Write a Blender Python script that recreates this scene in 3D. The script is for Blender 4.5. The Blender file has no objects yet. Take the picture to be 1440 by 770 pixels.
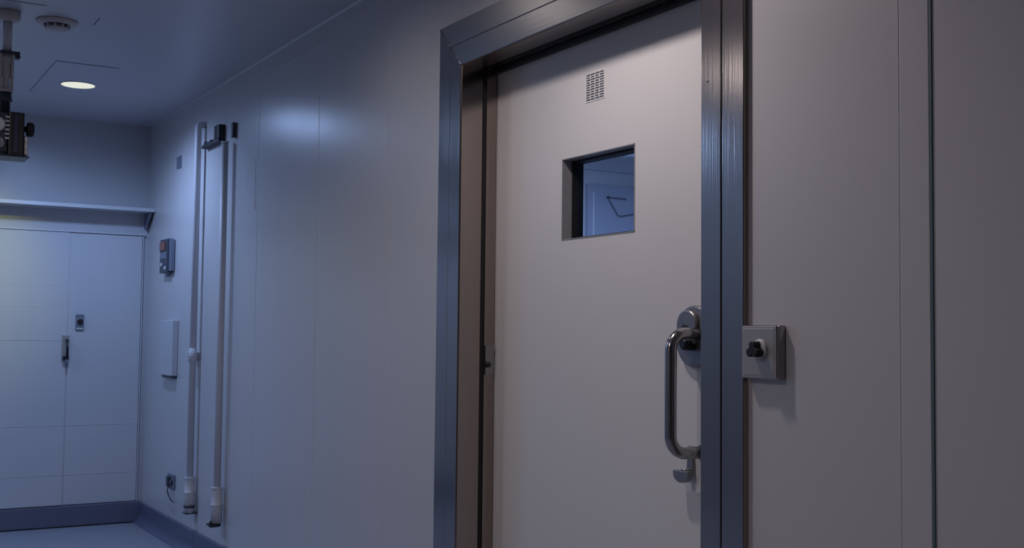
import bpy, bmesh, math
from mathutils import Vector, Matrix
PI = math.pi
COL = bpy.context.scene.collection
scene = bpy.context.scene

# ------------------------------------------------------------------ sizes
WX = 1.836      # corridor face of the wall with the door
BY = 7.793      # face of the end wall
H = 2.6         # ceiling
LX = -1.75      # opposite corridor wall
FY = -2.6       # wall behind the camera
IX = 1.965      # cold-room side of the door wall
RX, RY0, RY1 = 5.6, 0.6, 5.6   # room behind the door
CAMZ = 1.246

# ------------------------------------------------------------------ materials
def mat(name, col, rough=0.5, metal=0.0, spec=0.5, coat=0.0, var=0.0, scale=6.0, stretch=(1, 1, 1),
        bump=0.0, bscale=40.0, rvar=0.0, aniso=0.0, emis=None, estr=0.0, trans=0.0):
    m = bpy.data.materials.new(name); m.use_nodes = True
    nt = m.node_tree; b = nt.nodes['Principled BSDF']
    b.inputs['Base Color'].default_value = (*col, 1)
    b.inputs['Roughness'].default_value = rough
    b.inputs['Metallic'].default_value = metal
    b.inputs['Specular IOR Level'].default_value = spec
    b.inputs['Coat Weight'].default_value = coat
    b.inputs['Coat Roughness'].default_value = 0.12
    b.inputs['Anisotropic'].default_value = aniso
    b.inputs['Transmission Weight'].default_value = trans
    if emis:
        b.inputs['Emission Color'].default_value = (*emis, 1)
        b.inputs['Emission Strength'].default_value = estr
    if var or rvar or bump:
        tc = nt.nodes.new('ShaderNodeTexCoord'); mp = nt.nodes.new('ShaderNodeMapping')
        mp.inputs['Scale'].default_value = stretch
        nt.links.new(tc.outputs['Object'], mp.inputs['Vector'])
        n = nt.nodes.new('ShaderNodeTexNoise'); n.inputs['Scale'].default_value = scale
        n.inputs['Detail'].default_value = 4
        nt.links.new(mp.outputs['Vector'], n.inputs['Vector'])
        if var:
            mx = nt.nodes.new('ShaderNodeMixRGB')
            mx.inputs[1].default_value = (*[c * (1 - var) for c in col], 1)
            mx.inputs[2].default_value = (*[min(1, c * (1 + var)) for c in col], 1)
            nt.links.new(n.outputs['Fac'], mx.inputs[0]); nt.links.new(mx.outputs[0], b.inputs['Base Color'])
        if rvar:
            mr = nt.nodes.new('ShaderNodeMapRange')
            mr.inputs['From Min'].default_value = 0.3; mr.inputs['From Max'].default_value = 0.7
            mr.inputs['To Min'].default_value = max(0, rough - rvar); mr.inputs['To Max'].default_value = rough + rvar
            nt.links.new(n.outputs['Fac'], mr.inputs['Value']); nt.links.new(mr.outputs[0], b.inputs['Roughness'])
        if bump:
            n2 = nt.nodes.new('ShaderNodeTexNoise'); n2.inputs['Scale'].default_value = bscale
            n2.inputs['Detail'].default_value = 2
            nt.links.new(mp.outputs['Vector'], n2.inputs['Vector'])
            bp = nt.nodes.new('ShaderNodeBump'); bp.inputs['Strength'].default_value = bump
            bp.inputs['Distance'].default_value = 0.002 if stretch[0] < 50 else 0.0006
            nt.links.new(n2.outputs['Fac'], bp.inputs['Height']); nt.links.new(bp.outputs['Normal'], b.inputs['Normal'])
    return m

M = dict(
    wall=mat('painted_wall_panel', (0.58, 0.565, 0.575), 0.30, spec=0.55, var=0.015, scale=1.2, bump=0.12, bscale=1.6, rvar=0.02),
    wall_plain=mat('painted_corridor_wall', (0.36, 0.34, 0.34), 0.5, var=0.03, scale=1.5),
    backwall=mat('painted_end_wall', (0.50, 0.51, 0.54), 0.35, var=0.03, scale=1.5, bump=0.2, bscale=2.0),
    enddoor=mat('white_end_door_skin', (0.56, 0.57, 0.60), 0.28, var=0.03, scale=1.5, bump=0.2, bscale=2.0),
    ceiling=mat('painted_ceiling', (0.50, 0.51, 0.55), 0.35, var=0.04, scale=1.5, bump=0.15, bscale=2.0),
    joint=mat('grey_joint', (0.24, 0.26, 0.32), 0.6, var=0.1),
    sealant=mat('pale_sealant', (0.62, 0.63, 0.66), 0.35, var=0.05),
    tealseal=mat('teal_sealant', (0.10, 0.17, 0.19), 0.4, var=0.1),
    floor=mat('grey_blue_resin_floor', (0.32, 0.33, 0.38), 0.35, var=0.08, scale=3, bump=0.3, bscale=60),
    base=mat('dark_blue_baseboard', (0.125, 0.135, 0.20), 0.4, var=0.1, scale=4),
    steel=mat('stainless_steel_brushed_upright', (0.38, 0.322, 0.29), 0.18, metal=1, var=0.05, scale=1.0, stretch=(260, 260, 2), bump=0.32, bscale=1.0),
    steel_head=mat('stainless_steel_brushed_level', (0.30, 0.27, 0.255), 0.30, metal=1, var=0.05, scale=1.0, stretch=(260, 2, 260), bump=0.35, bscale=1.0),
    steel2=mat('polished_stainless_steel', (0.36, 0.355, 0.37), 0.2, metal=1, var=0.05, scale=20),
    satin=mat('satin_stainless_plate', (0.40, 0.385, 0.375), 0.45, metal=0.45, var=0.05, scale=20),
    satindk=mat('dull_stainless_fitting', (0.27, 0.265, 0.27), 0.35, metal=0.7, var=0.05, scale=20),
    door=mat('white_door_skin', (0.72, 0.705, 0.69), 0.42, var=0.02, scale=2.0),
    reveal=mat('grey_window_reveal', (0.30, 0.30, 0.30), 0.45, var=0.04),
    black=mat('black_rubber', (0.008, 0.008, 0.010), 0.6, var=0.2),
    blackp=mat('black_plastic', (0.012, 0.012, 0.018), 0.35, var=0.2),
    navy=mat('dark_violet_plastic', (0.035, 0.03, 0.075), 0.35, var=0.1),
    greyp=mat('grey_plastic', (0.16, 0.18, 0.24), 0.4, var=0.08),
    greydk=mat('dark_grey_plastic', (0.045, 0.05, 0.07), 0.4, var=0.08),
    white=mat('white_painted_metal', (0.56, 0.57, 0.60), 0.35, var=0.03),
    pipe=mat('painted_pipe', (0.62, 0.61, 0.64), 0.5, var=0.04),
    cream=mat('warm_grey_plastic', (0.50, 0.46, 0.44), 0.5, var=0.05),
    orange=mat('orange_button', (0.26, 0.095, 0.07), 0.4, var=0.1),
    inner=mat('cold_room_wall', (0.70, 0.72, 0.76), 0.4, var=0.03),
    innerp=mat('cold_room_panel', (0.42, 0.46, 0.56), 0.4, var=0.03),
    lamp=mat('lamp_diffuser', (0.8, 0.8, 0.75), 0.5, emis=(1.0, 0.98, 0.74), estr=0.7, var=0.01),
)
# window glass: thin pane, mostly clear with a faint reflection
g = bpy.data.materials.new('window_glass'); g.use_nodes = True
nt = g.node_tree; nt.nodes.clear()
o_ = nt.nodes.new('ShaderNodeOutputMaterial'); mx = nt.nodes.new('ShaderNodeMixShader')
tr = nt.nodes.new('ShaderNodeBsdfTransparent'); gl = nt.nodes.new('ShaderNodeBsdfGlossy'); fr = nt.nodes.new('ShaderNodeLayerWeight'); pw = nt.nodes.new('ShaderNodeMath'); pw.operation = 'POWER'; pw.inputs[1].default_value = 4
tr.inputs[0].default_value = (0.80, 0.88, 1.0, 1); gl.inputs['Roughness'].default_value = 0.03
nt.links.new(fr.outputs['Facing'], pw.inputs[0]); nt.links.new(pw.outputs[0], mx.inputs[0]); nt.links.new(tr.outputs[0], mx.inputs[1]); nt.links.new(gl.outputs[0], mx.inputs[2])
nt.links.new(mx.outputs[0], o_.inputs[0]); M['glass'] = g

# ------------------------------------------------------------------ mesh helpers
def B(): return bmesh.new()
def box(bm, x0, x1, y0, y1, z0, z1, bev=0.0, seg=2, mi=0):
    vs = [bm.verts.new((x, y, z)) for x in (x0, x1) for y in (y0, y1) for z in (z0, z1)]
    fs = [bm.faces.new([vs[i] for i in f]) for f in ((0, 1, 3, 2), (4, 6, 7, 5), (0, 4, 5, 1), (2, 3, 7, 6), (0, 2, 6, 4), (1, 5, 7, 3))]
    for f in fs: f.material_index = mi
    if bev:
        es = set(e for f in fs for e in f.edges)
        bmesh.ops.bevel(bm, geom=list(es), offset=bev, segments=seg, affect='EDGES', profile=0.5, clamp_overlap=True)
    return bm
def frame_of(d):
    d = Vector(d).normalized(); u = d.orthogonal().normalized(); return u, d.cross(u)
def cyl(bm, a, b, r, r2=None, n=28, mi=0):
    a = Vector(a); b = Vector(b); r2 = r if r2 is None else r2
    u, v = frame_of(b - a); R0 = []; R1 = []
    for i in range(n):
        t = 2 * PI * i / n; d = u * math.cos(t) + v * math.sin(t)
        R0.append(bm.verts.new(a + d * r)); R1.append(bm.verts.new(b + d * r2))
    for i in range(n):
        j = (i + 1) % n; f = bm.faces.new((R0[i], R0[j], R1[j], R1[i])); f.smooth = True; f.material_index = mi
    f = bm.faces.new(R0[::-1]); f.material_index = mi
    f = bm.faces.new(R1); f.material_index = mi
    return bm
def lathe(bm, c, axis, prof, n=36, mi=0):
    """prof: list of (distance along axis, radius), closed at both ends"""
    c = Vector(c); ax = Vector(axis).normalized(); u, v = frame_of(ax); rings = []
    for (h, r) in prof:
        rings.append([bm.verts.new(c + ax * h + (u * math.cos(2 * PI * i / n) + v * math.sin(2 * PI * i / n)) * max(r, 1e-5)) for i in range(n)])
    for k in range(len(rings) - 1):
        for i in range(n):
            j = (i + 1) % n; f = bm.faces.new((rings[k][i], rings[k][j], rings[k + 1][j], rings[k + 1][i])); f.smooth = True; f.material_index = mi
    for rg in (rings[0][::-1], rings[-1]):
        f = bm.faces.new(rg); f.material_index = mi
    return bm
def tube(bm, pts, r, n=20):
    pts = [Vector(p) for p in pts]; rings = []; u = None
    for i, p in enumerate(pts):
        d = (pts[min(i + 1, len(pts) - 1)] - pts[max(i - 1, 0)]).normalized()
        if u is None: u = d.orthogonal().normalized()
        u = (u - d * u.dot(d)).normalized(); v = d.cross(u)
        rings.append([bm.verts.new(p + (u * math.cos(2 * PI * k / n) + v * math.sin(2 * PI * k / n)) * r) for k in range(n)])
    for a, b in zip(rings, rings[1:]):
        for k in range(n):
            j = (k + 1) % n; f = bm.faces.new((a[k], a[j], b[j], b[k])); f.smooth = True
    bm.faces.new(rings[0][::-1]); bm.faces.new(rings[-1]); return bm
def prism(bm, poly, mapf, t0, t1, bev=0.0, mi=0):
    """poly of 2D points extruded between t0 and t1 with mapf(a, b, t)"""
    A = [bm.verts.new(mapf(a, b, t0)) for a, b in poly]; C = [bm.verts.new(mapf(a, b, t1)) for a, b in poly]; n = len(poly)
    fs = [bm.faces.new(A[::-1]), bm.faces.new(C)]
    for i in range(n):
        j = (i + 1) % n; fs.append(bm.faces.new((A[i], A[j], C[j], C[i])))
    for f in fs: f.material_index = mi
    bmesh.ops.recalc_face_normals(bm, faces=fs)
    if bev:
        es = set(e for f in fs[:2] for e in f.edges)
        bmesh.ops.bevel(bm, geom=list(es), offset=bev, segments=3, affect='EDGES', profile=0.5, clamp_overlap=True)
    return bm
onwall = lambda a, b, t: (t, a, b)

def wloc(o):
    l = Vector((0, 0, 0))
    while o: l += o.location; o = o.parent
    return l
def part(name, bm, mats, parent=None, base=None, smooth=False):
    bmesh.ops.recalc_face_normals(bm, faces=bm.faces)
    off = wloc(parent) + (Vector(base) if base and not parent else Vector((0, 0, 0)))
    if base and parent: off = Vector(base)
    for v in bm.verts: v.co -= off
    me = bpy.data.meshes.new(name); bm.to_mesh(me); bm.free()
    for m in (mats if isinstance(mats, (list, tuple)) else [mats]): me.materials.append(M[m])
    o = bpy.data.objects.new(name, me); COL.objects.link(o)
    if parent: o.parent = parent; o.location = off - wloc(parent)
    else: o.location = off
    if smooth:
        for p in me.polygons: p.use_smooth = True
    return o
def tag(o, label, cat, group=None, kind=None):
    o['label'] = label; o['category'] = cat
    if group: o['group'] = group
    if kind: o['kind'] = kind
    return o
def thing(name, loc, label, cat, group=None, kind=None):
    o = bpy.data.objects.new(name, None); o.empty_display_size = 0.1
    COL.objects.link(o); o.location = loc
    return tag(o, label, cat, group, kind)

# ------------------------------------------------------------------ floor and ceiling
b = B(); box(b, LX - 0.1, RX + 0.1, FY - 0.1, BY + 0.1, -0.1, 0)
tag(part('floor', b, 'floor'), 'smooth blue-grey resin floor at the end of the corridor', 'floor', kind='structure')

b = B(); box(b, LX - 0.1, RX + 0.1, FY - 0.1, BY + 0.1, H, H + 0.1)
ceil = tag(part('ceiling', b, 'ceiling', base=(0, 0, H)), 'dim blue-grey painted panel ceiling over the corridor', 'ceiling', kind='structure')
b = B(); box(b, LX, 0.76, 5.10, 5.106, H - 0.002, H + 0.001); part('seam', b, 'joint', ceil)
b = B(); box(b, 0.985, 0.990, 5.19, 5.31, H - 0.003, H + 0.001); part('scratch', b, 'joint', ceil)

# ------------------------------------------------------------------ walls
OY0, OY1, OZ = 2.169, 3.41, 2.154          # clear opening of the sliding door
def panel(bm, y0, y1, z0=0.0, z1=H, g=0.0015): box(bm, WX, WX + 0.03, y0 + g, y1 - g, z0, z1, 0.0012, 1)
b = B()
for y0, y1 in ((FY, 0.1), (0.1, 1.495), (1.495, 1.573), (1.573, OY0 - 0.018), (OY1 + 0.018, 4.015), (4.015, 4.745), (4.745, 5.56), (5.56, BY + 0.02)): panel(b, y0, y1)
box(b, WX, WX + 0.03, OY0 - 0.018, OY1 + 0.018, OZ + 0.018, H)
box(b, WX + 0.03, IX, FY, OY0 - 0.018, 0, H); box(b, WX + 0.03, IX, OY1 + 0.018, BY + 0.1, 0, H)
box(b, WX + 0.03, IX, OY0 - 0.018, OY1 + 0.018, OZ + 0.018, H)
box(b, WX + 0.0010, WX + 0.03, FY, OY0 - 0.019, 0, H - 0.001); box(b, WX + 0.0010, WX + 0.03, OY1 + 0.019, BY, 0, H - 0.001)
wr = tag(part('wall_right', b, 'wall'), 'long glossy white metal panel wall holding the steel-framed sliding door', 'wall', kind='structure')
b = B()   # sealant beads running under the ceiling
box(b, WX - 0.005, WX + 0.001, 4.60, 5.35, 2.505, 2.511, 0.002, 2); box(b, WX - 0.0015, WX + 0.001, 4.05, 6.6, 2.552, 2.555)
box(b, WX - 0.0015, WX + 0.001, 5.6, 5.604, 1.85, 2.12)
part('sealant_bead', b, 'pipe', wr)
b = B(); prism(b, [(0, 0), (0.008, 0), (0, -0.008)], lambda a, c, t: (WX - a, t, H + c), OY1, BY)
part('corner_sealant', b, 'ceiling', wr)

b = B(); box(b, LX - 0.1, IX, BY, BY + 0.1, 0, H)
wb = tag(part('wall_back', b, 'backwall', base=(0, BY, 0)), 'pale blue-lit end wall above and around the wide door', 'wall', kind='structure')
b = B(); box(b, LX - 0.1, LX, FY, BY, 0, H)
tag(part('wall_left', b, 'wall_plain', base=(LX, 0, 0)), 'plain corridor wall opposite the sliding door, outside the photo', 'wall', kind='structure')
b = B(); box(b, LX, WX, FY - 0.1, FY, 0, H)
tag(part('wall_front', b, 'wall_plain', base=(0, FY, 0)), 'plain corridor wall behind the viewpoint, outside the photo', 'wall', kind='structure')
# room behind the door
b = B(); box(b, IX, RX + 0.1, RY1, RY1 + 0.1, 0, H)
wi = tag(part('wall_inner_back', b, 'inner', base=(3.6, RY1, 0)), 'blue-lit wall of the room seen through the small door window', 'wall', kind='structure')
b = B(); box(b, IX, RX + 0.1, RY1 - 0.004, RY1, 2.221, 2.225); part('seam', b, 'innerp', wi)
b = B(); box(b, RX, RX + 0.1, RY0, RY1, 0, H)
tag(part('wall_inner_right', b, 'inner', base=(RX, 3, 0)), 'far side wall of the room behind the sliding door', 'wall', kind='structure')
b = B(); box(b, IX, RX + 0.1, RY0 - 0.1, RY0, 0, H)
tag(part('wall_inner_front', b, 'inner', base=(3.6, RY0, 0)), 'near side wall of the room behind the sliding door', 'wall', kind='structure')

# baseboards (coved at the foot)
def skirt(name, mapf, t0, t1, h, label):
    pr = [(0.001, 0), (0.06, 0), (0.045, 0.006), (0.030, 0.018), (0.020, 0.035), (0.015, 0.055), (0.015, h - 0.006), (0.010, h), (0.001, h)]
    b = B(); prism(b, pr, mapf, t0, t1)
    return tag(part(name, b, 'base'), label, 'baseboard', kind='structure')
skirt('baseboard_right', lambda a, z, t: (WX - a, t, z), OY1 + 0.17, BY - 0.001, 0.13, 'coved dark blue baseboard along the door wall')
skirt('baseboard_right_near', lambda a, z, t: (WX - a, t, z), FY, OY0 - 0.17, 0.13, 'coved dark blue baseboard near the control box, below the photo').name = 'baseboard_right.001'
b = B(); prism(b, [(0.001, 0), (0.022, 0), (0.022, 0.130), (0.016, 0.136), (0.001, 0.136)], lambda a, z, t: (t, BY - a, z), LX, WX - 0.016)
bb = tag(part('baseboard_back', b, 'base', base=(0, BY, 0)), 'dark navy baseboard under the end door', 'baseboard', kind='structure')
b = B(); box(b, LX, WX - 0.06, BY - 0.026, BY - 0.021, 0.0005, 0.008); part('foot_strip', b, 'black', bb)  # black strip along the foot of the baseboard

# cover strip of the near wall joint
b = B(); box(b, WX - 0.003, WX + 0.001, 1.499, 1.571, 0.13, H - 0.001, 0.0025, 2)
t1 = tag(part('trim_1', b, 'wall'), 'flat vertical joint strip on the wall right of the control box', 'trim', kind='structure')
b = B(); box(b, WX - 0.0025, WX + 0.001, 1.4935, 1.4985, 0.13, H - 0.001); part('teal_sealant_line', b, 'tealseal', t1)

# shelf-like ledge over the end door
LZ = 2.022
lt = thing('trim_2', (0, BY, LZ), 'white projecting ledge running over the top of the end door', 'ledge', kind='structure')
b = B(); prism(b, [(0, 0.004), (-0.150, 0.010), (-0.156, 0.018), (-0.163, 0.018), (-0.165, -0.004), (-0.158, -0.006), (-0.150, -0.004), (0, -0.006)],
               lambda a, c, t: (t, BY + a, LZ + c), LX, WX - 0.002); part('shelf_plate', b, 'white', lt)
b = B(); prism(b, [(0, -0.006), (-0.155, -0.006), (-0.145, -0.030), (-0.060, -0.085), (-0.050, -0.105), (0, -0.105)],
               lambda a, c, t: (t, BY + a, LZ + c), WX - 0.030, WX - 0.022); part('end_bracket', b, 'greyp', lt)

# ------------------------------------------------------------------ end door
ed = thing('door_2', (0.2, BY, 0), 'wide white panelled door under the ledge on the end wall', 'door', kind='structure')
DT = 1.868
b = B()
zs = [0.140, 0.331, 0.642, 0.862, 1.178, 1.385, 1.522, DT]
for z0, z1 in zip(zs, zs[1:]): box(b, -1.3, 1.336, BY - 0.022, BY, z0 + 0.0012, z1 - 0.0012, 0.0012, 1)
box(b, -1.299, 1.335, BY - 0.0212, BY, 0.141, DT - 0.001)
part('sliding_leaf', b, 'enddoor', ed)
b = B()
for z0, z1 in ((0.140, DT),): box(b, 1.343, 1.793, BY - 0.016, BY, z0 + 0.0012, z1 - 0.0012, 0.0012, 1)
box(b, 1.344, 1.792, BY - 0.0152, BY, 0.141, DT - 0.001)
part('side_panel', b, 'enddoor', ed)
b = B(); box(b, -1.35, 1.812, BY - 0.026, BY, DT + 0.002, DT + 0.014, 0.002, 2); part('head_strip', b, 'white', ed)
b = B(); box(b, 1.796, 1.803, BY - 0.018, BY, 0.14, DT + 0.002, 0.002, 2); part('edge_strip', b, 'white', ed)
b = B(); box(b, 1.3362, 1.3428, BY - 0.0150, BY, 0.14, DT); part('centre_gasket', b, 'pipe', ed)
b = B()
for z in (0.331, 0.642): box(b, -1.3, 1.335, BY - 0.0235, BY - 0.021, z - 0.002, z + 0.002); box(b, 1.344, 1.79, BY - 0.0175, BY - 0.015, z - 0.002, z + 0.002)
box(b, -1.3, 1.33, BY - 0.0235, BY - 0.021, 1.177, 1.180)
part('sealant_bead', b, 'sealant', ed)
b = B(); box(b, 1.308, 1.350, BY - 0.030, BY - 0.020, 1.05, 1.215, 0.004, 2)
hd = part('pull_handle', b, 'satin', ed)
hd['label'] = 'small vertical steel pull with a black grip'
b = B(); cyl(b, (1.338, BY - 0.055, 1.075), (1.338, BY - 0.055, 1.185), 0.008); box(b, 1.328, 1.346, BY - 0.055, BY - 0.028, 1.175, 1.188, 0.003); box(b, 1.312, 1.348, BY - 0.060, BY - 0.028, 1.058, 1.080, 0.003)
part('grip', b, 'blackp', hd)
b = B(); lathe(b, (1.336, BY - 0.045, 1.058), (0, 0, -1), [(0, 0.016), (0.015, 0.010), (0.05, 0.004)], 20); part('tail', b, 'greyp', hd)

# key switch on the end door's side panel
ks = thing('key_switch', (1.413, BY - 0.016, 1.295), 'small grey key switch plate on the right panel of the end door', 'switch')
b = B(); box(b, 1.387, 1.439, BY - 0.028, BY - 0.016, 1.245, 1.346, 0.004, 2); part('cover_plate', b, 'greyp', ks)
b = B(); lathe(b, (1.413, BY - 0.028, 1.300), (0, -1, 0), [(0, 0.022), (0.004, 0.021), (0.005, 0.015)]); part('ring', b, 'satin', ks)
b = B(); lathe(b, (1.413, BY - 0.030, 1.300), (0, -1, 0), [(0, 0.019), (0.008, 0.018), (0.010, 0.014)]); part('knob', b, 'black', ks)
b = B(); box(b, 1.392, 1.434, BY - 0.030, BY - 0.027, 1.249, 1.259, 0.001, 1); part('name_strip', b, 'white', ks)

# ------------------------------------------------------------------ near sliding door
d1 = thing('door_1', ((WX + IX) / 2, (OY0 + OY1) / 2, 0), 'white sliding cold-room door in a wide brushed stainless steel frame', 'door', kind='structure')
def corners(u, x): return [(x, OY0 - u, 0.0), (x, OY0 - u, OZ + u), (x, OY1 + u, OZ + u), (x, OY1 + u, 0.0)]
def length(bm, prof, k, gap=0.0):
    """one mitred length (0 right jamb, 1 head, 2 left jamb) of a closed profile (u outwards from the opening, x)"""
    A = []; C = []
    for u, x in prof:
        c = corners(u, x); a, d = Vector(c[k]), Vector(c[k + 1])
        t = (d - a).normalized() * gap
        A.append(bm.verts.new(a + (t if k else t * 0))); C.append(bm.verts.new(d - (t if k < 2 else t * 0)))
    n = len(prof)
    for i in range(n):
        j = (i + 1) % n; bm.faces.new((A[i], A[j], C[j], C[i]))
    bm.faces.new(A); bm.faces.new(C[::-1])
    return bm
P_IN = [(0.0015, 1.909), (0, 1.907), (0, 1.828), (0.0015, 1.8245), (0.004, 1.823), (0.0745, 1.8215), (0.0765, 1.8235), (0.0765, 1.836), (0.018, 1.836), (0.018, 1.909)]
P_OUT = [(0.0780, 1.836), (0.0780, 1.8245), (0.0800, 1.8228), (0.1540, 1.8208), (0.1560, 1.8225), (0.1560, 1.836)]
for nm, pf in (('inner_frame', P_IN), ('outer_casing', P_OUT)):
    for k, mt in ((0, 'steel'), (1, 'steel_head'), (2, 'steel')):
        b = B(); length(b, pf, k, 0.0006); o = part(nm, b, mt, d1)
        if k == 0 and nm == 'inner_frame': fm = o
for c in (1, 2):   # polished weld beads along the two mitres
    b = B()
    for u0, u1 in ((0.003, 0.075), (0.080, 0.154)):
        p, q = Vector(corners(u0, 1.8222 if u0 < 0.05 else 1.8212)[c]), Vector(corners(u1, 1.8210 if u0 < 0.05 else 1.8204)[c])
        cyl(b, p, q, 0.0013, n=8)
    part('mitre_weld', b, 'steel2', d1)
b = B(); lathe(b, (1.8228, 2.143, 1.865), (-1, 0, 0), [(0, 0.004), (0.0015, 0.0035), (0.002, 0.002)], 16); part('screw', b, 'steel2', fm)
def ring3(name, prof, mt):
    out = None
    b = B()
    for k in range(3): length(b, prof, k)
    return part(name, b, mt, d1)
ring3('seal_groove', [(0.005, 1.909), (0.005, 1.925), (0.018, 1.925), (0.018, 1.909)], 'black')
b = B()
for k in range(3): length(b, [(0.0, 1.925), (0.0, 1.963), (0.018, 1.963), (0.018, 1.925)], k)
jb = part('inner_jamb', b, 'steel', d1)
b = B(); box(b, 1.9265, 1.9625, OY1 - 0.0045, OY1 + 0.001, 1.109, 1.209, 0.002, 2)
box(b, 1.9265, 1.9625, OY1 - 0.007, OY1 - 0.003, 1.185, 1.2085, 0.0015, 1)
part('strike_plate', b, 'steel2', jb)
b = B(); lathe(b, (1.9335, OY1 - 0.004, 1.144), (0, -1, 0), [(0, 0.0065), (0.006, 0.010), (0.012, 0.010), (0.016, 0.006)]); part('striker_knob', b, 'blackp', jb)
b = B(); box(b, 1.950, 1.968, OY0, OY1, OZ - 0.015, OZ, 0.002, 1); part('head_seal', b, 'black', d1)

# leaf with the window opening
FX = 1.969; WY0, WY1, WZ0, WZ1 = 2.627, 3.004, 1.540, 1.794
LY0, LY1, LZ1, TH = 2.04, 3.54, 2.27, 0.075
b = B()
ys = [LY0, WY0, WY1, LY1]; zz = [0.012, WZ0, WZ1, LZ1]
grid = {}
def gv(i, j, s):
    k = (i, j, s)
    if k not in grid: grid[k] = b.verts.new((FX + (TH if s else 0), ys[i], zz[j]))
    return grid[k]
for i in range(3):
    for j in range(3):
        if i == 1 and j == 1: continue
        for s in (0, 1): b.faces.new((gv(i, j, s), gv(i + 1, j, s), gv(i + 1, j + 1, s), gv(i, j + 1, s)))
for i in range(3):
    for j in (0, 3): b.faces.new((gv(i, j, 0), gv(i + 1, j, 0), gv(i + 1, j, 1), gv(i, j, 1)))
for j in range(3):
    for i in (0, 3): b.faces.new((gv(i, j, 0), gv(i, j + 1, 0), gv(i, j + 1, 1), gv(i, j, 1)))
leaf = part('leaf', b, 'door', d1)
leaf['label'] = 'smooth white sliding leaf with a small window and a vent'
# window lining, gasket and pane
b = B()
L = 0.003
for (y0, y1, z0, z1) in ((WY0, WY0 + L, WZ0, WZ1), (WY1 - L, WY1, WZ0, WZ1), (WY0, WY1, WZ0, WZ0 + L), (WY0, WY1, WZ1 - L, WZ1)): box(b, FX - 0.0015, 2.005, y0, y1, z0, z1)
part('window_lining', b, 'reveal', leaf)
b = B()
G = 0.010
for (y0, y1, z0, z1) in ((WY0 + L, WY0 + G, WZ0 + L, WZ1 - L), (WY1 - G, WY1 - L, WZ0 + L, WZ1 - L), (WY0 + L, WY1 - L, WZ0 + L, WZ0 + G), (WY0 + L, WY1 - L, WZ1 - G, WZ1 - L)): box(b, 2.003, 2.042, y0, y1, z0, z1)
part('window_gasket', b, 'black', leaf)
b = B(); box(b, 2.022, 2.027, WY0 + 0.006, WY1 - 0.006, WZ0 + 0.006, WZ1 - 0.006); part('window_pane', b, 'glass', leaf)
# vent of rows of short slots
b = B(); vy0, vy1, vz0, vz1 = 2.780, 2.873, 1.953, 2.036
box(b, FX - 0.0015, FX + 0.001, vy0 - 0.003, vy1 + 0.003, vz0 - 0.004, vz1 + 0.004, 0.0007, 1, 0)
nr = 11
for r in range(nr):
    zc = vz0 + (vz1 - vz0) * (r + 0.5) / nr
    for c_ in range(4):
        w = (vy1 - vy0) / 4; sh = 0.004 if r % 2 else 0.0
        y0 = vy0 + c_ * w + 0.0015 + (sh if c_ else 0); y1 = vy0 + (c_ + 1) * w - 0.002
        box(b, FX - 0.0022, FX - 0.0012, y0, y1, zc - 0.0019, zc + 0.0019, 0, 1, 1)
vg = part('vent_grille', b, ['door', 'greydk'], leaf); vg['label'] = 'small grille of dark slots'
# pull handle: tubular D
hx, hy, hz0, hz1, R_ = 1.858, 2.324, 0.948, 1.254, 0.046
pts = [(FX, hy, hz1)]
for k in range(9):
    t = PI / 2 * k / 8; pts.append((hx + R_ - R_ * math.sin(t), hy, hz1 - R_ + R_ * math.cos(t)))
for k in range(9):
    t = PI / 2 * k / 8; pts.append((hx + R_ - R_ * math.cos(t), hy, hz0 + R_ - R_ * math.sin(t)))
pts.append((FX, hy, hz0))
b = B(); tube(b, pts, 0.0155, 24)
for z in (hz0, hz1): lathe(b, (FX, hy, z), (-1, 0, 0), [(0, 0.024), (0.006, 0.024), (0.008, 0.020)])
ph = part('pull_handle', b, 'steel2', leaf); ph['label'] = 'tubular stainless steel D-shaped pull handle'
# escutcheon with raised arch and bolt
def arch(cy, hw, z0, z1, n=20, p=2.0):
    pl = []
    for k in range(n + 1):
        t = PI * k / n; pl.append((cy + hw * math.cos(t), z1 - hw + hw * math.sin(t)))
    for k in range(n + 1):
        t = PI + PI * k / n; pl.append((cy + hw * math.cos(t), z0 + hw + hw * math.sin(t)))
    return pl
b = B(); prism(b, arch(2.348, 0.070, 1.165, 1.327), onwall, FX, FX - 0.020, 0.005); es = part('lock_escutcheon', b, 'satindk', leaf, smooth=False)
b = B(); prism(b, arch(2.362, 0.040, 1.215, 1.316), onwall, FX - 0.019, FX - 0.032, 0.005); part('lock_cover', b, 'satindk', leaf)
b = B(); lathe(b, (FX - 0.031, 2.366, 1.268), (-1, 0, 0), [(0, 0.011), (0.004, 0.010), (0.005, 0.006)], 20)
lathe(b, (FX - 0.02, 2.350, 1.225), (-1, 0, 0), [(0, 0.016), (0.03, 0.015), (0.034, 0.010)], 20); part('lock_cylinder', b, 'blackp', leaf)
# thumb release under the handle
b = B(); prism(b, [(2.358, 0.886), (2.386, 0.886), (2.380, 0.960), (2.362, 0.960)], onwall, FX, FX - 0.010, 0.002)
cyl(b, (FX, 2.372, 0.895), (1.935, 2.372, 0.895), 0.007)
hp = [(2.372 + 0.031, 0.897)] + [(2.372 + 0.031 * math.cos(PI * k / 14), 0.889 - 0.023 * math.sin(PI * k / 14)) for k in range(15)] + [(2.372 - 0.031, 0.897)]
prism(b, hp, onwall, 1.948, 1.928, 0.002)
part('thumb_release', b, 'satindk', leaf)

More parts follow.
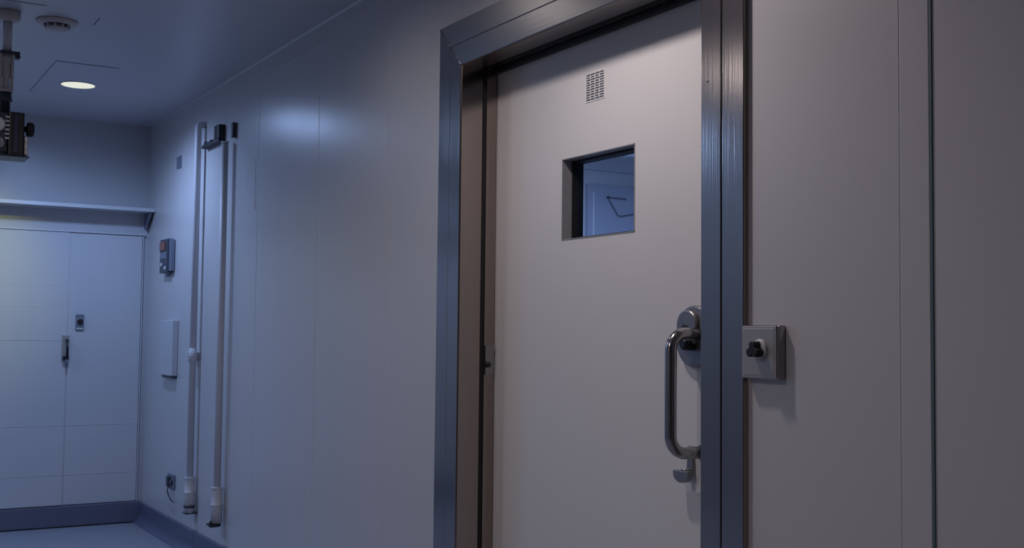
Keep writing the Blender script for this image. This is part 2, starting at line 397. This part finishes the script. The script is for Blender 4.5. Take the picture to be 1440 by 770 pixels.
# ------------------------------------------------------------------ control box right of the door
cb = thing('control_box', (WX, 1.950, 1.152), 'square stainless control box with a black lobed knob beside the door frame', 'switch box')
b = B(); box(b, WX - 0.022, WX, 1.892, 2.008, 1.152, 1.273, 0.003, 2); part('housing', b, 'steel2', cb)
b = B(); box(b, WX - 0.026, WX - 0.021, 1.896, 2.0065, 1.154, 1.271, 0.002, 2); box(b, WX - 0.0268, WX - 0.025, 1.902, 2.001, 1.160, 1.2655, 0.0008, 1); part('cover_plate', b, 'satin', cb)
kc = (WX - 0.0265, 1.946, 1.217)
b = B(); lathe(b, (kc[0], kc[1] - 0.001, kc[2] + 0.002), (-1, 0, 0), [(0, 0.0235), (0.004, 0.0225), (0.007, 0.018)]); part('ring', b, 'white', cb)
b = B()
lob = []
for k in range(72):
    t = 2 * PI * k / 72; r = 0.0165 + 0.0042 * math.cos(3 * (t - PI / 2)) + 0.0012 * math.cos(6 * t); lob.append((kc[1] + r * math.cos(t), kc[2] + r * math.sin(t)))
prism(b, lob, onwall, kc[0] - 0.003, kc[0] - 0.026, 0.003); kn = part('knob', b, 'black', cb)

# ------------------------------------------------------------------ pipes on the wall
def pipe(y, ztop, zsl, zmid, zbot, elbow, label):
    t = thing('wall_pipe', (1.796, y, zbot), label, 'pipe', 'white pipes running down the wall')
    b = B(); r = 0.0185; px = 1.796
    pts = []
    if elbow:
        pts.append((WX, y, ztop))
        for k in range(7):
            a = PI / 2 * k / 6; pts.append((px + 0.02 - 0.02 * math.sin(a), y, ztop - 0.02 + 0.02 * math.cos(a)))
    else: pts.append((px, y, ztop))
    pts.append((px, y, zsl - 0.01)); tube(b, pts, r); part('tube', b, 'pipe', t)
    b = B(); lathe(b, (px, y, zbot), (0, 0, 1), [(0, 0.026), (0, 0.029), (zmid - zbot - 0.004, 0.029), (zmid - zbot, 0.031), (zmid - zbot + 0.004, 0.027), (zsl - zbot - 0.004, 0.027), (zsl - zbot, 0.029), (zsl - zbot + 0.004, 0.019)])
    part('sleeve', b, 'pipe', t)
    for z in (zmid, zsl):
        b = B(); lathe(b, (px, y, z - 0.002), (0, 0, 1), [(0, 0.0285), (0, 0.0318), (0.005, 0.0318), (0.005, 0.0285)]); part('ring', b, 'sealant', t)
    return t
p1 = pipe(6.515, 2.42, 0.427, 0.346, 0.235, True, 'white wall pipe nearer the corner, with a clamp at mid height')
b = B(); box(b, 1.768, WX, 6.487, 6.545, 0.228, 0.237, 0.002, 1); cyl(b, (1.796, 6.515, 0.262), (1.796, 6.515, 0.278), 0.0305); part('foot_clamp', b, 'greydk', p1)
b = B()
for z in (1.08, 1.10, 1.12): box(b, 1.770, WX, 6.53, 6.575, z, z + 0.008, 0.002, 1)
cyl(b, (1.796, 6.515, 1.07), (1.796, 6.515, 1.15), 0.022); part('pipe_clamp', b, 'pipe', p1)
p2 = pipe(5.995, 2.245, 0.433, 0.346, 0.252, False, 'white wall pipe farther from the corner, black clamp at its foot')
b = B(); cyl(b, (1.796, 5.995, 2.243), (1.796, 5.995, 2.25), 0.021); part('end_cap', b, 'pipe', p2)
b = B(); cyl(b, (1.796, 5.995, 0.236), (1.796, 5.995, 0.250), 0.024); cyl(b, (1.764, 5.990, 0.232), (1.764, 5.990, 0.262), 0.007); box(b, 1.758, 1.800, 5.955, 6.045, 0.236, 0.246, 0.002, 1); part('foot_clamp', b, 'black', p2)

br = thing('sensor_bracket', (WX, 6.30, 2.28), 'dark L-shaped bracket with a small black box between the pipe tops', 'bracket')
b = B(); box(b, 1.800, WX, 6.13, 6.46, 2.272, 2.290, 0.002, 1); part('arm', b, 'black', br)
b = B(); box(b, 1.798, WX, 6.13, 6.215, 2.286, 2.365, 0.004, 2); part('sensor', b, 'blackp', br)
b = B(); cyl(b, (1.800, 6.40, 2.296), (WX, 6.40, 2.296), 0.012); cyl(b, (1.815, 6.30, 2.296), (1.815, 6.44, 2.296), 0.010); part('fixing_bolt', b, 'greydk', br)
b = B(); box(b, 1.812, WX, 5.925, 5.955, 2.265, 2.345, 0.003, 2)
tag(part('hook', b, 'greydk', base=(WX, 5.94, 2.265)), 'tiny dark hook just right of the shorter pipe top', 'hook')
b = B(); box(b, 1.828, WX, 7.01, 7.10, 2.236, 2.309, 0.003, 2)
tag(part('blanking_plate', b, 'greyp', base=(WX, 7.05, 2.236)), 'small pale blanking plate high on the wall near the corner', 'cover plate')

# alarm panel with orange button
ap = thing('alarm_station', (WX, 7.235, 1.604), 'narrow dark alarm box with an orange button near the corner', 'alarm')
b = B(); box(b, WX - 0.038, WX, 7.142, 7.33, 1.604, 1.812, 0.004, 2); part('housing', b, 'greydk', ap)
b = B(); box(b, WX - 0.046, WX - 0.037, 7.20, 7.318, 1.742, 1.796, 0.004, 2); part('orange_button', b, 'orange', ap)
b = B(); box(b, WX - 0.041, WX - 0.037, 7.165, 7.31, 1.690, 1.732, 0.002, 1); part('display', b, 'greyp', ap)
for y, z in ((7.28, 1.655), (7.19, 1.630)):
    b = B(); lathe(b, (WX - 0.037, y, z), (-1, 0, 0), [(0, 0.014), (0.006, 0.013), (0.008, 0.009)], 18); part('indicator_lamp', b, 'white', ap)
b = B(); box(b, WX - 0.030, WX - 0.004, 7.10, 7.142, 1.612, 1.805, 0.003, 1); part('side_cover', b, 'greyp', ap)
b = B(); prism(b, [(7.17, 1.604), (7.23, 1.604), (7.20, 1.578)], onwall, WX - 0.028, WX - 0.006, 0.002); part('cable_gland', b, 'greyp', ap)

ds = thing('paper_dispenser', (WX, 7.13, 0.972), 'tall white wall dispenser below the dark alarm box', 'dispenser')
b = B(); box(b, WX - 0.038, WX, 6.985, 7.28, 0.976, 1.312, 0.006, 3); part('cover', b, 'white', ds)
b = B(); box(b, WX - 0.034, WX - 0.002, 6.99, 7.22, 0.962, 0.977, 0.002, 1); part('outlet', b, 'greydk', ds)

so = thing('power_socket', (WX, 7.04, 0.30), 'small wall socket with a plug and short cord above the baseboard', 'socket')
b = B(); box(b, WX - 0.012, WX, 6.965, 7.115, 0.302, 0.388, 0.004, 2); part('face_plate', b, 'greyp', so)
b = B(); box(b, WX - 0.028, WX - 0.011, 7.035, 7.085, 0.315, 0.375, 0.005, 2); cyl(b, (WX - 0.025, 7.0, 0.345), (WX - 0.010, 7.0, 0.345), 0.016); part('plug', b, 'greydk', so)
b = B(); tube(b, [(WX - 0.022, 7.05, 0.318), (WX - 0.028, 7.045, 0.29), (WX - 0.022, 7.03, 0.262), (WX - 0.018, 6.99, 0.240), (WX - 0.016, 6.95, 0.236)], 0.004, 10); part('cord', b, 'greydk', so)

# ------------------------------------------------------------------ ceiling fittings
# access panel: flush plate with a dark joint round it
ax0, ax1, ay0, ay1 = 0.967, 1.27, 6.135, 7.00
apn = thing('trim_3', (ax0, ay0, H), 'flush access panel around the lit downlight on the ceiling', 'access panel', kind='structure')
b = B()
box(b, ax0 - 0.004, ax1, ay0 - 0.008, ay0, H - 0.0025, H + 0.0005); box(b, ax0 - 0.004, ax0, ay0, ay1, H - 0.0025, H + 0.0005)
part('joint', b, 'joint', apn)
b = B(); box(b, ax0, 1.30, ay0, ay1, H - 0.0004, H + 0.0005); part('plate', b, 'ceiling', apn)

def downlight(x, y, label, lit, color, power, ang=172, R=0.088):
    t = thing('ceiling_downlight', (x, y, H), label, 'ceiling light', 'round downlights along the corridor ceiling')
    b = B(); n = 48
    prof = [(H + 0.0, R + 0.014), (H - 0.004, R + 0.013), (H - 0.005, R + 0.006), (H - 0.003, R), (H + 0.0, R - 0.001)]
    rings = [[b.verts.new((x + r * math.cos(2 * PI * i / n), y + r * math.sin(2 * PI * i / n), z)) for i in range(n)] for z, r in prof]
    for k in range(len(rings)):
        for i in range(n):
            j = (i + 1) % n; b.faces.new((rings[k][i], rings[k][j], rings[(k + 1) % len(rings)][j], rings[(k + 1) % len(rings)][i])).smooth = True
    part('trim_ring', b, 'white', t)
    b = B(); lathe(b, (x, y, H), (0, 0, -1), [(0, R), (0.003, R), (0.0045, R * 0.9), (0.005, R * 0.5)], 48); part('diffuser', b, 'lamp', t)
    if R > 0.2:      # wide disc of the added fill lamp, softens its shadows
        ld = bpy.data.lights.new('lamp', 'AREA'); ld.energy = power; ld.color = color; ld.shape = 'DISK'; ld.size = 2 * R
    else:
        ld = bpy.data.lights.new('lamp', 'SPOT'); ld.energy = power; ld.color = color; ld.shadow_soft_size = LR
        ld.spot_size = math.radians(ang); ld.spot_blend = 0.75
    lo = bpy.data.objects.new('lamp', ld); COL.objects.link(lo); lo.parent = t; lo.location = (0, 0, -0.012 - (0 if R > 0.2 else LR))
    return t
LR = 0.055; SPW = 26
COOL = (0.38, 0.56, 1.0); NEUT = (1.0, 0.95, 0.96); WARM = (1.0, 0.88, 0.88); CREAM = (1.0, 0.95, 0.04)
downlight(1.167, 6.67, 'round lit downlight set in the ceiling access panel', True, COOL, 47, 174)
downlight(-0.90, 6.6, 'added large round fill lamp over the far left of the corridor, outside the photo', True, (0.30, 0.52, 1.0), 24, 172, 0.36)  # unseen lamp added to give the door wall more cool light
downlight(-0.12, 4.25, 'round downlight over the middle of the corridor, outside the photo', True, NEUT, 14, 172)
downlight(1.20, 3.80, 'round downlight just above the top edge of the photo', True, NEUT, 3.5, 174)
downlight(1.30, 2.57, 'round downlight in front of the sliding door, outside the photo', True, WARM, 27, 174)
downlight(-0.75, 2.0, 'added round fill lamp opposite the sliding door, outside the photo', True, WARM, 32, 172)  # unseen warm lamp added as general fill around the door
# swivel spotlight washing the end door with yellowish light
sl = thing('ceiling_spotlight', (0.45, 6.3, H), 'small swivel spotlight aimed at the end door, outside the photo', 'spotlight')
aim = (Vector((0.62, BY, 1.60)) - Vector((0.45, 6.3, 2.50))).normalized()
b = B(); lathe(b, (0.45, 6.3, H), (0, 0, -1), [(0, 0.045), (0.012, 0.043), (0.014, 0.012), (0.05, 0.010)], 28); part('mount', b, 'white', sl)
b = B(); c0 = Vector((0.45, 6.3, 2.535)); pr_ = [(-0.05, 0.030), (0.0, 0.036), (0.06, 0.040), (0.06, 0.034), (0.03, 0.030)]
lathe(b, c0, aim, pr_, 28); part('spot_head', b, 'white', sl)
ld = bpy.data.lights.new('lamp', 'SPOT'); ld.energy = SPW; ld.color = CREAM; ld.shadow_soft_size = 0.03
ld.spot_size = math.radians(50); ld.spot_blend = 1.0
lo = bpy.data.objects.new('lamp', ld); COL.objects.link(lo); lo.parent = sl
lo.location = c0 + aim * 0.10 - Vector(sl.location); lo.rotation_euler = aim.to_track_quat('-Z', 'Y').to_euler()

sd = thing('smoke_detector', (0.838, 5.34, H), 'round white detector on the ceiling beside the drop pole', 'smoke detector')
b = B(); lathe(b, (0.838, 5.34, H), (0, 0, -1), [(0, 0.088), (0.006, 0.087), (0.012, 0.080), (0.018, 0.070)], 40); part('base', b, 'cream', sd)
b = B(); lathe(b, (0.838, 5.34, H - 0.017), (0, 0, -1), [(0, 0.055), (0.012, 0.050)], 40); part('slotted_chamber', b, 'greydk', sd)
b = B()
for k in range(10):
    a = 2 * PI * k / 10; c_, s_ = math.cos(a), math.sin(a)
    cyl(b, (0.838 + 0.052 * c_, 5.34 + 0.052 * s_, H - 0.018), (0.838 + 0.044 * c_, 5.34 + 0.044 * s_, H - 0.034), 0.006, n=8)
lathe(b, (0.838, 5.34, H - 0.028), (0, 0, -1), [(0, 0.048), (0.006, 0.044), (0.012, 0.028), (0.014, 0.008)], 36); part('cap', b, 'cream', sd)

# hanging device on a drop pole
gx, gy = 0.632, 5.28
gd = thing('ceiling_camera', (gx, gy, H), 'black boxy device hanging from the ceiling on a drop pole', 'camera')
b = B(); lathe(b, (gx, gy, H), (0, 0, -1), [(0, 0.050), (0.022, 0.051), (0.036, 0.049), (0.044, 0.042), (0.046, 0.02)], 36); part('ceiling_cap', b, 'cream', gd)
b = B(); cyl(b, (gx, gy, H - 0.045), (gx, gy, 2.425), 0.019); part('drop_tube', b, 'pipe', gd)
b = B(); box(b, gx - 0.03, gx + 0.050, gy - 0.03, gy + 0.03, 2.412, 2.424, 0.003, 1); box(b, gx + 0.034, gx + 0.052, gy - 0.02, gy + 0.02, 2.396, 2.414, 0.003, 1); part('top_bracket', b, 'greydk', gd)
b = B()
for sx in (-0.022, 0.022): box(b, gx + sx - 0.006, gx + sx + 0.006, gy - 0.015, gy + 0.015, 2.25, 2.414, 0.002, 1)
lathe(b, (gx, gy, 2.25), (0, 0, 1), [(0, 0.030), (0.010, 0.030), (0.014, 0.014), (0.06, 0.012), (0.07, 0.018), (0.11, 0.016), (0.13, 0.022), (0.164, 0.022)], 24)
part('tilt_joint', b, 'cream', gd)
b = B(); lathe(b, (gx, gy, 2.15), (0, 0, 1), [(0, 0.020), (0.060, 0.021), (0.062, 0.030), (0.070, 0.030), (0.072, 0.026), (0.10, 0.024)], 24); part('swivel', b, 'greydk', gd)
b = B(); box(b, gx - 0.11, gx + 0.006, gy - 0.07, gy + 0.07, 1.985, 2.155, 0.008, 2)
hb = part('left_housing', b, 'greydk', gd)
b = B(); lathe(b, (gx - 0.035, gy - 0.069, 2.100), (0, -1, 0), [(0, 0.030), (0.012, 0.030), (0.018, 0.024)], 30); part('lens', b, 'sealant', hb)
b = B()
lathe(b, (gx - 0.030, gy - 0.069, 2.025), (0, -1, 0), [(0, 0.026), (0.014, 0.025), (0.016, 0.016)], 30); part('dial', b, 'steel2', hb)
b = B()
for k in range(6): box(b, gx - 0.006, gx + 0.012, gy - 0.078, gy - 0.060, 2.040 + k * 0.018, 2.048 + k * 0.018, 0.002, 1)
part('cooling_fin', b, 'pipe', hb)
b = B(); box(b, gx + 0.008, gx + 0.070, gy - 0.075, gy + 0.075, 1.972, 2.158, 0.006, 2); part('main_body', b, 'blackp', gd)
b = B(); box(b, gx + 0.026, gx + 0.046, gy - 0.080, gy - 0.070, 1.985, 2.145, 0.003, 1); part('front_strip', b, 'navy', gd)
b = B(); lathe(b, (gx + 0.070, gy - 0.03, 2.095), (1, 0, 0), [(0, 0.012), (0.012, 0.012), (0.014, 0.026), (0.020, 0.031), (0.036, 0.031), (0.042, 0.026)], 28); part('side_knob', b, 'black', gd)
b = B(); box(b, gx + 0.070, gx + 0.088, gy - 0.06, gy + 0.05, 1.978, 2.062, 0.004, 2)
for z in (2.04, 2.01, 1.99): cyl(b, (gx + 0.079, gy - 0.066, z), (gx + 0.079, gy - 0.058, z), 0.006, n=14)
part('side_module', b, 'steel2', gd)
b = B(); box(b, gx - 0.11, gx + 0.094, gy - 0.078, gy + 0.075, 1.968, 1.974, 0.002, 1); part('base_tray', b, 'greydk', gd)

# ------------------------------------------------------------------ things in the room behind the door
ip = thing('trim_4', (4.5, RY1, 0), 'tall blue-grey wall panel seen through the door window', 'wall panel', kind='structure')
b = B(); box(b, 3.83, 5.25, RY1 - 0.04, RY1 - 0.003, 0.05, 2.138, 0.004, 2); part('panel', b, 'innerp', ip)
b = B(); 
for x in (3.86,): box(b, x, x + 0.01, RY1 - 0.046, RY1 - 0.038, 0.1, 2.09, 0.002, 1)
part('edge_strip', b, 'inner', ip)
b = B(); tube(b, [(4.09, RY1 - 0.055, 2.060), (3.965, RY1 - 0.055, 2.062), (3.968, RY1 - 0.055, 2.045), (4.03, RY1 - 0.055, 1.960), (4.05, RY1 - 0.055, 1.955), (4.20, RY1 - 0.055, 1.985)], 0.0026, 8)
for p in ((3.965, 2.062), (4.20, 1.985)): cyl(b, (p[0], RY1 - 0.058, p[1]), (p[0], RY1 - 0.0405, p[1]), 0.007, n=12)
tag(part('bent_rod', b, 'greydk', base=(4.05, RY1 - 0.05, 1.955)), 'thin bent dark rod on the panel seen through the door window', 'rod')
for (x, y) in ((3.2, 3.9),):
    t = thing('ceiling_downlight', (x, y, H), 'round downlight inside the room behind the sliding door', 'ceiling light')
    b = B(); lathe(b, (x, y, H), (0, 0, -1), [(0, 0.10), (0.006, 0.098), (0.008, 0.085)], 40); part('diffuser', b, 'lamp', t)
    ld = bpy.data.lights.new('lamp', 'SPOT'); ld.energy = 90; ld.color = (0.60, 0.72, 1.0); ld.shadow_soft_size = 0.05
    ld.spot_size = math.radians(172); ld.spot_blend = 0.5
    lo = bpy.data.objects.new('lamp', ld); COL.objects.link(lo); lo.parent = t; lo.location = (0, 0, -0.07)

# ------------------------------------------------------------------ world, camera, view
w = bpy.data.worlds.new('world'); scene.world = w; w.use_nodes = True
w.node_tree.nodes['Background'].inputs[0].default_value = (0.02, 0.025, 0.035, 1)
yaw, pit, rol = 0.53728643, 0.05235356, 0.0105567
cy_, sy_, cp, sp, cr, sr = math.cos(yaw), math.sin(yaw), math.cos(pit), math.sin(pit), math.cos(rol), math.sin(rol)
fw = Vector((sy_ * cp, cy_ * cp, sp)); rt = Vector((cy_, -sy_, 0)); up = rt.cross(fw)
r2 = rt * cr + up * sr; u2 = -rt * sr + up * cr
cd = bpy.data.cameras.new('camera'); cam = bpy.data.objects.new('camera', cd); COL.objects.link(cam)
cd.sensor_width = 36; cd.lens = 36 * 1624.05 / 1440; cd.clip_start = 0.05
cam.matrix_world = Matrix(((r2.x, u2.x, -fw.x, 0), (r2.y, u2.y, -fw.y, 0), (r2.z, u2.z, -fw.z, CAMZ), (0, 0, 0, 1)))
scene.camera = cam
vs = scene.view_settings; vs.view_transform = 'Standard'; vs.look = 'None'; vs.exposure = 0.0; vs.gamma = 1; vs.use_curve_mapping = False
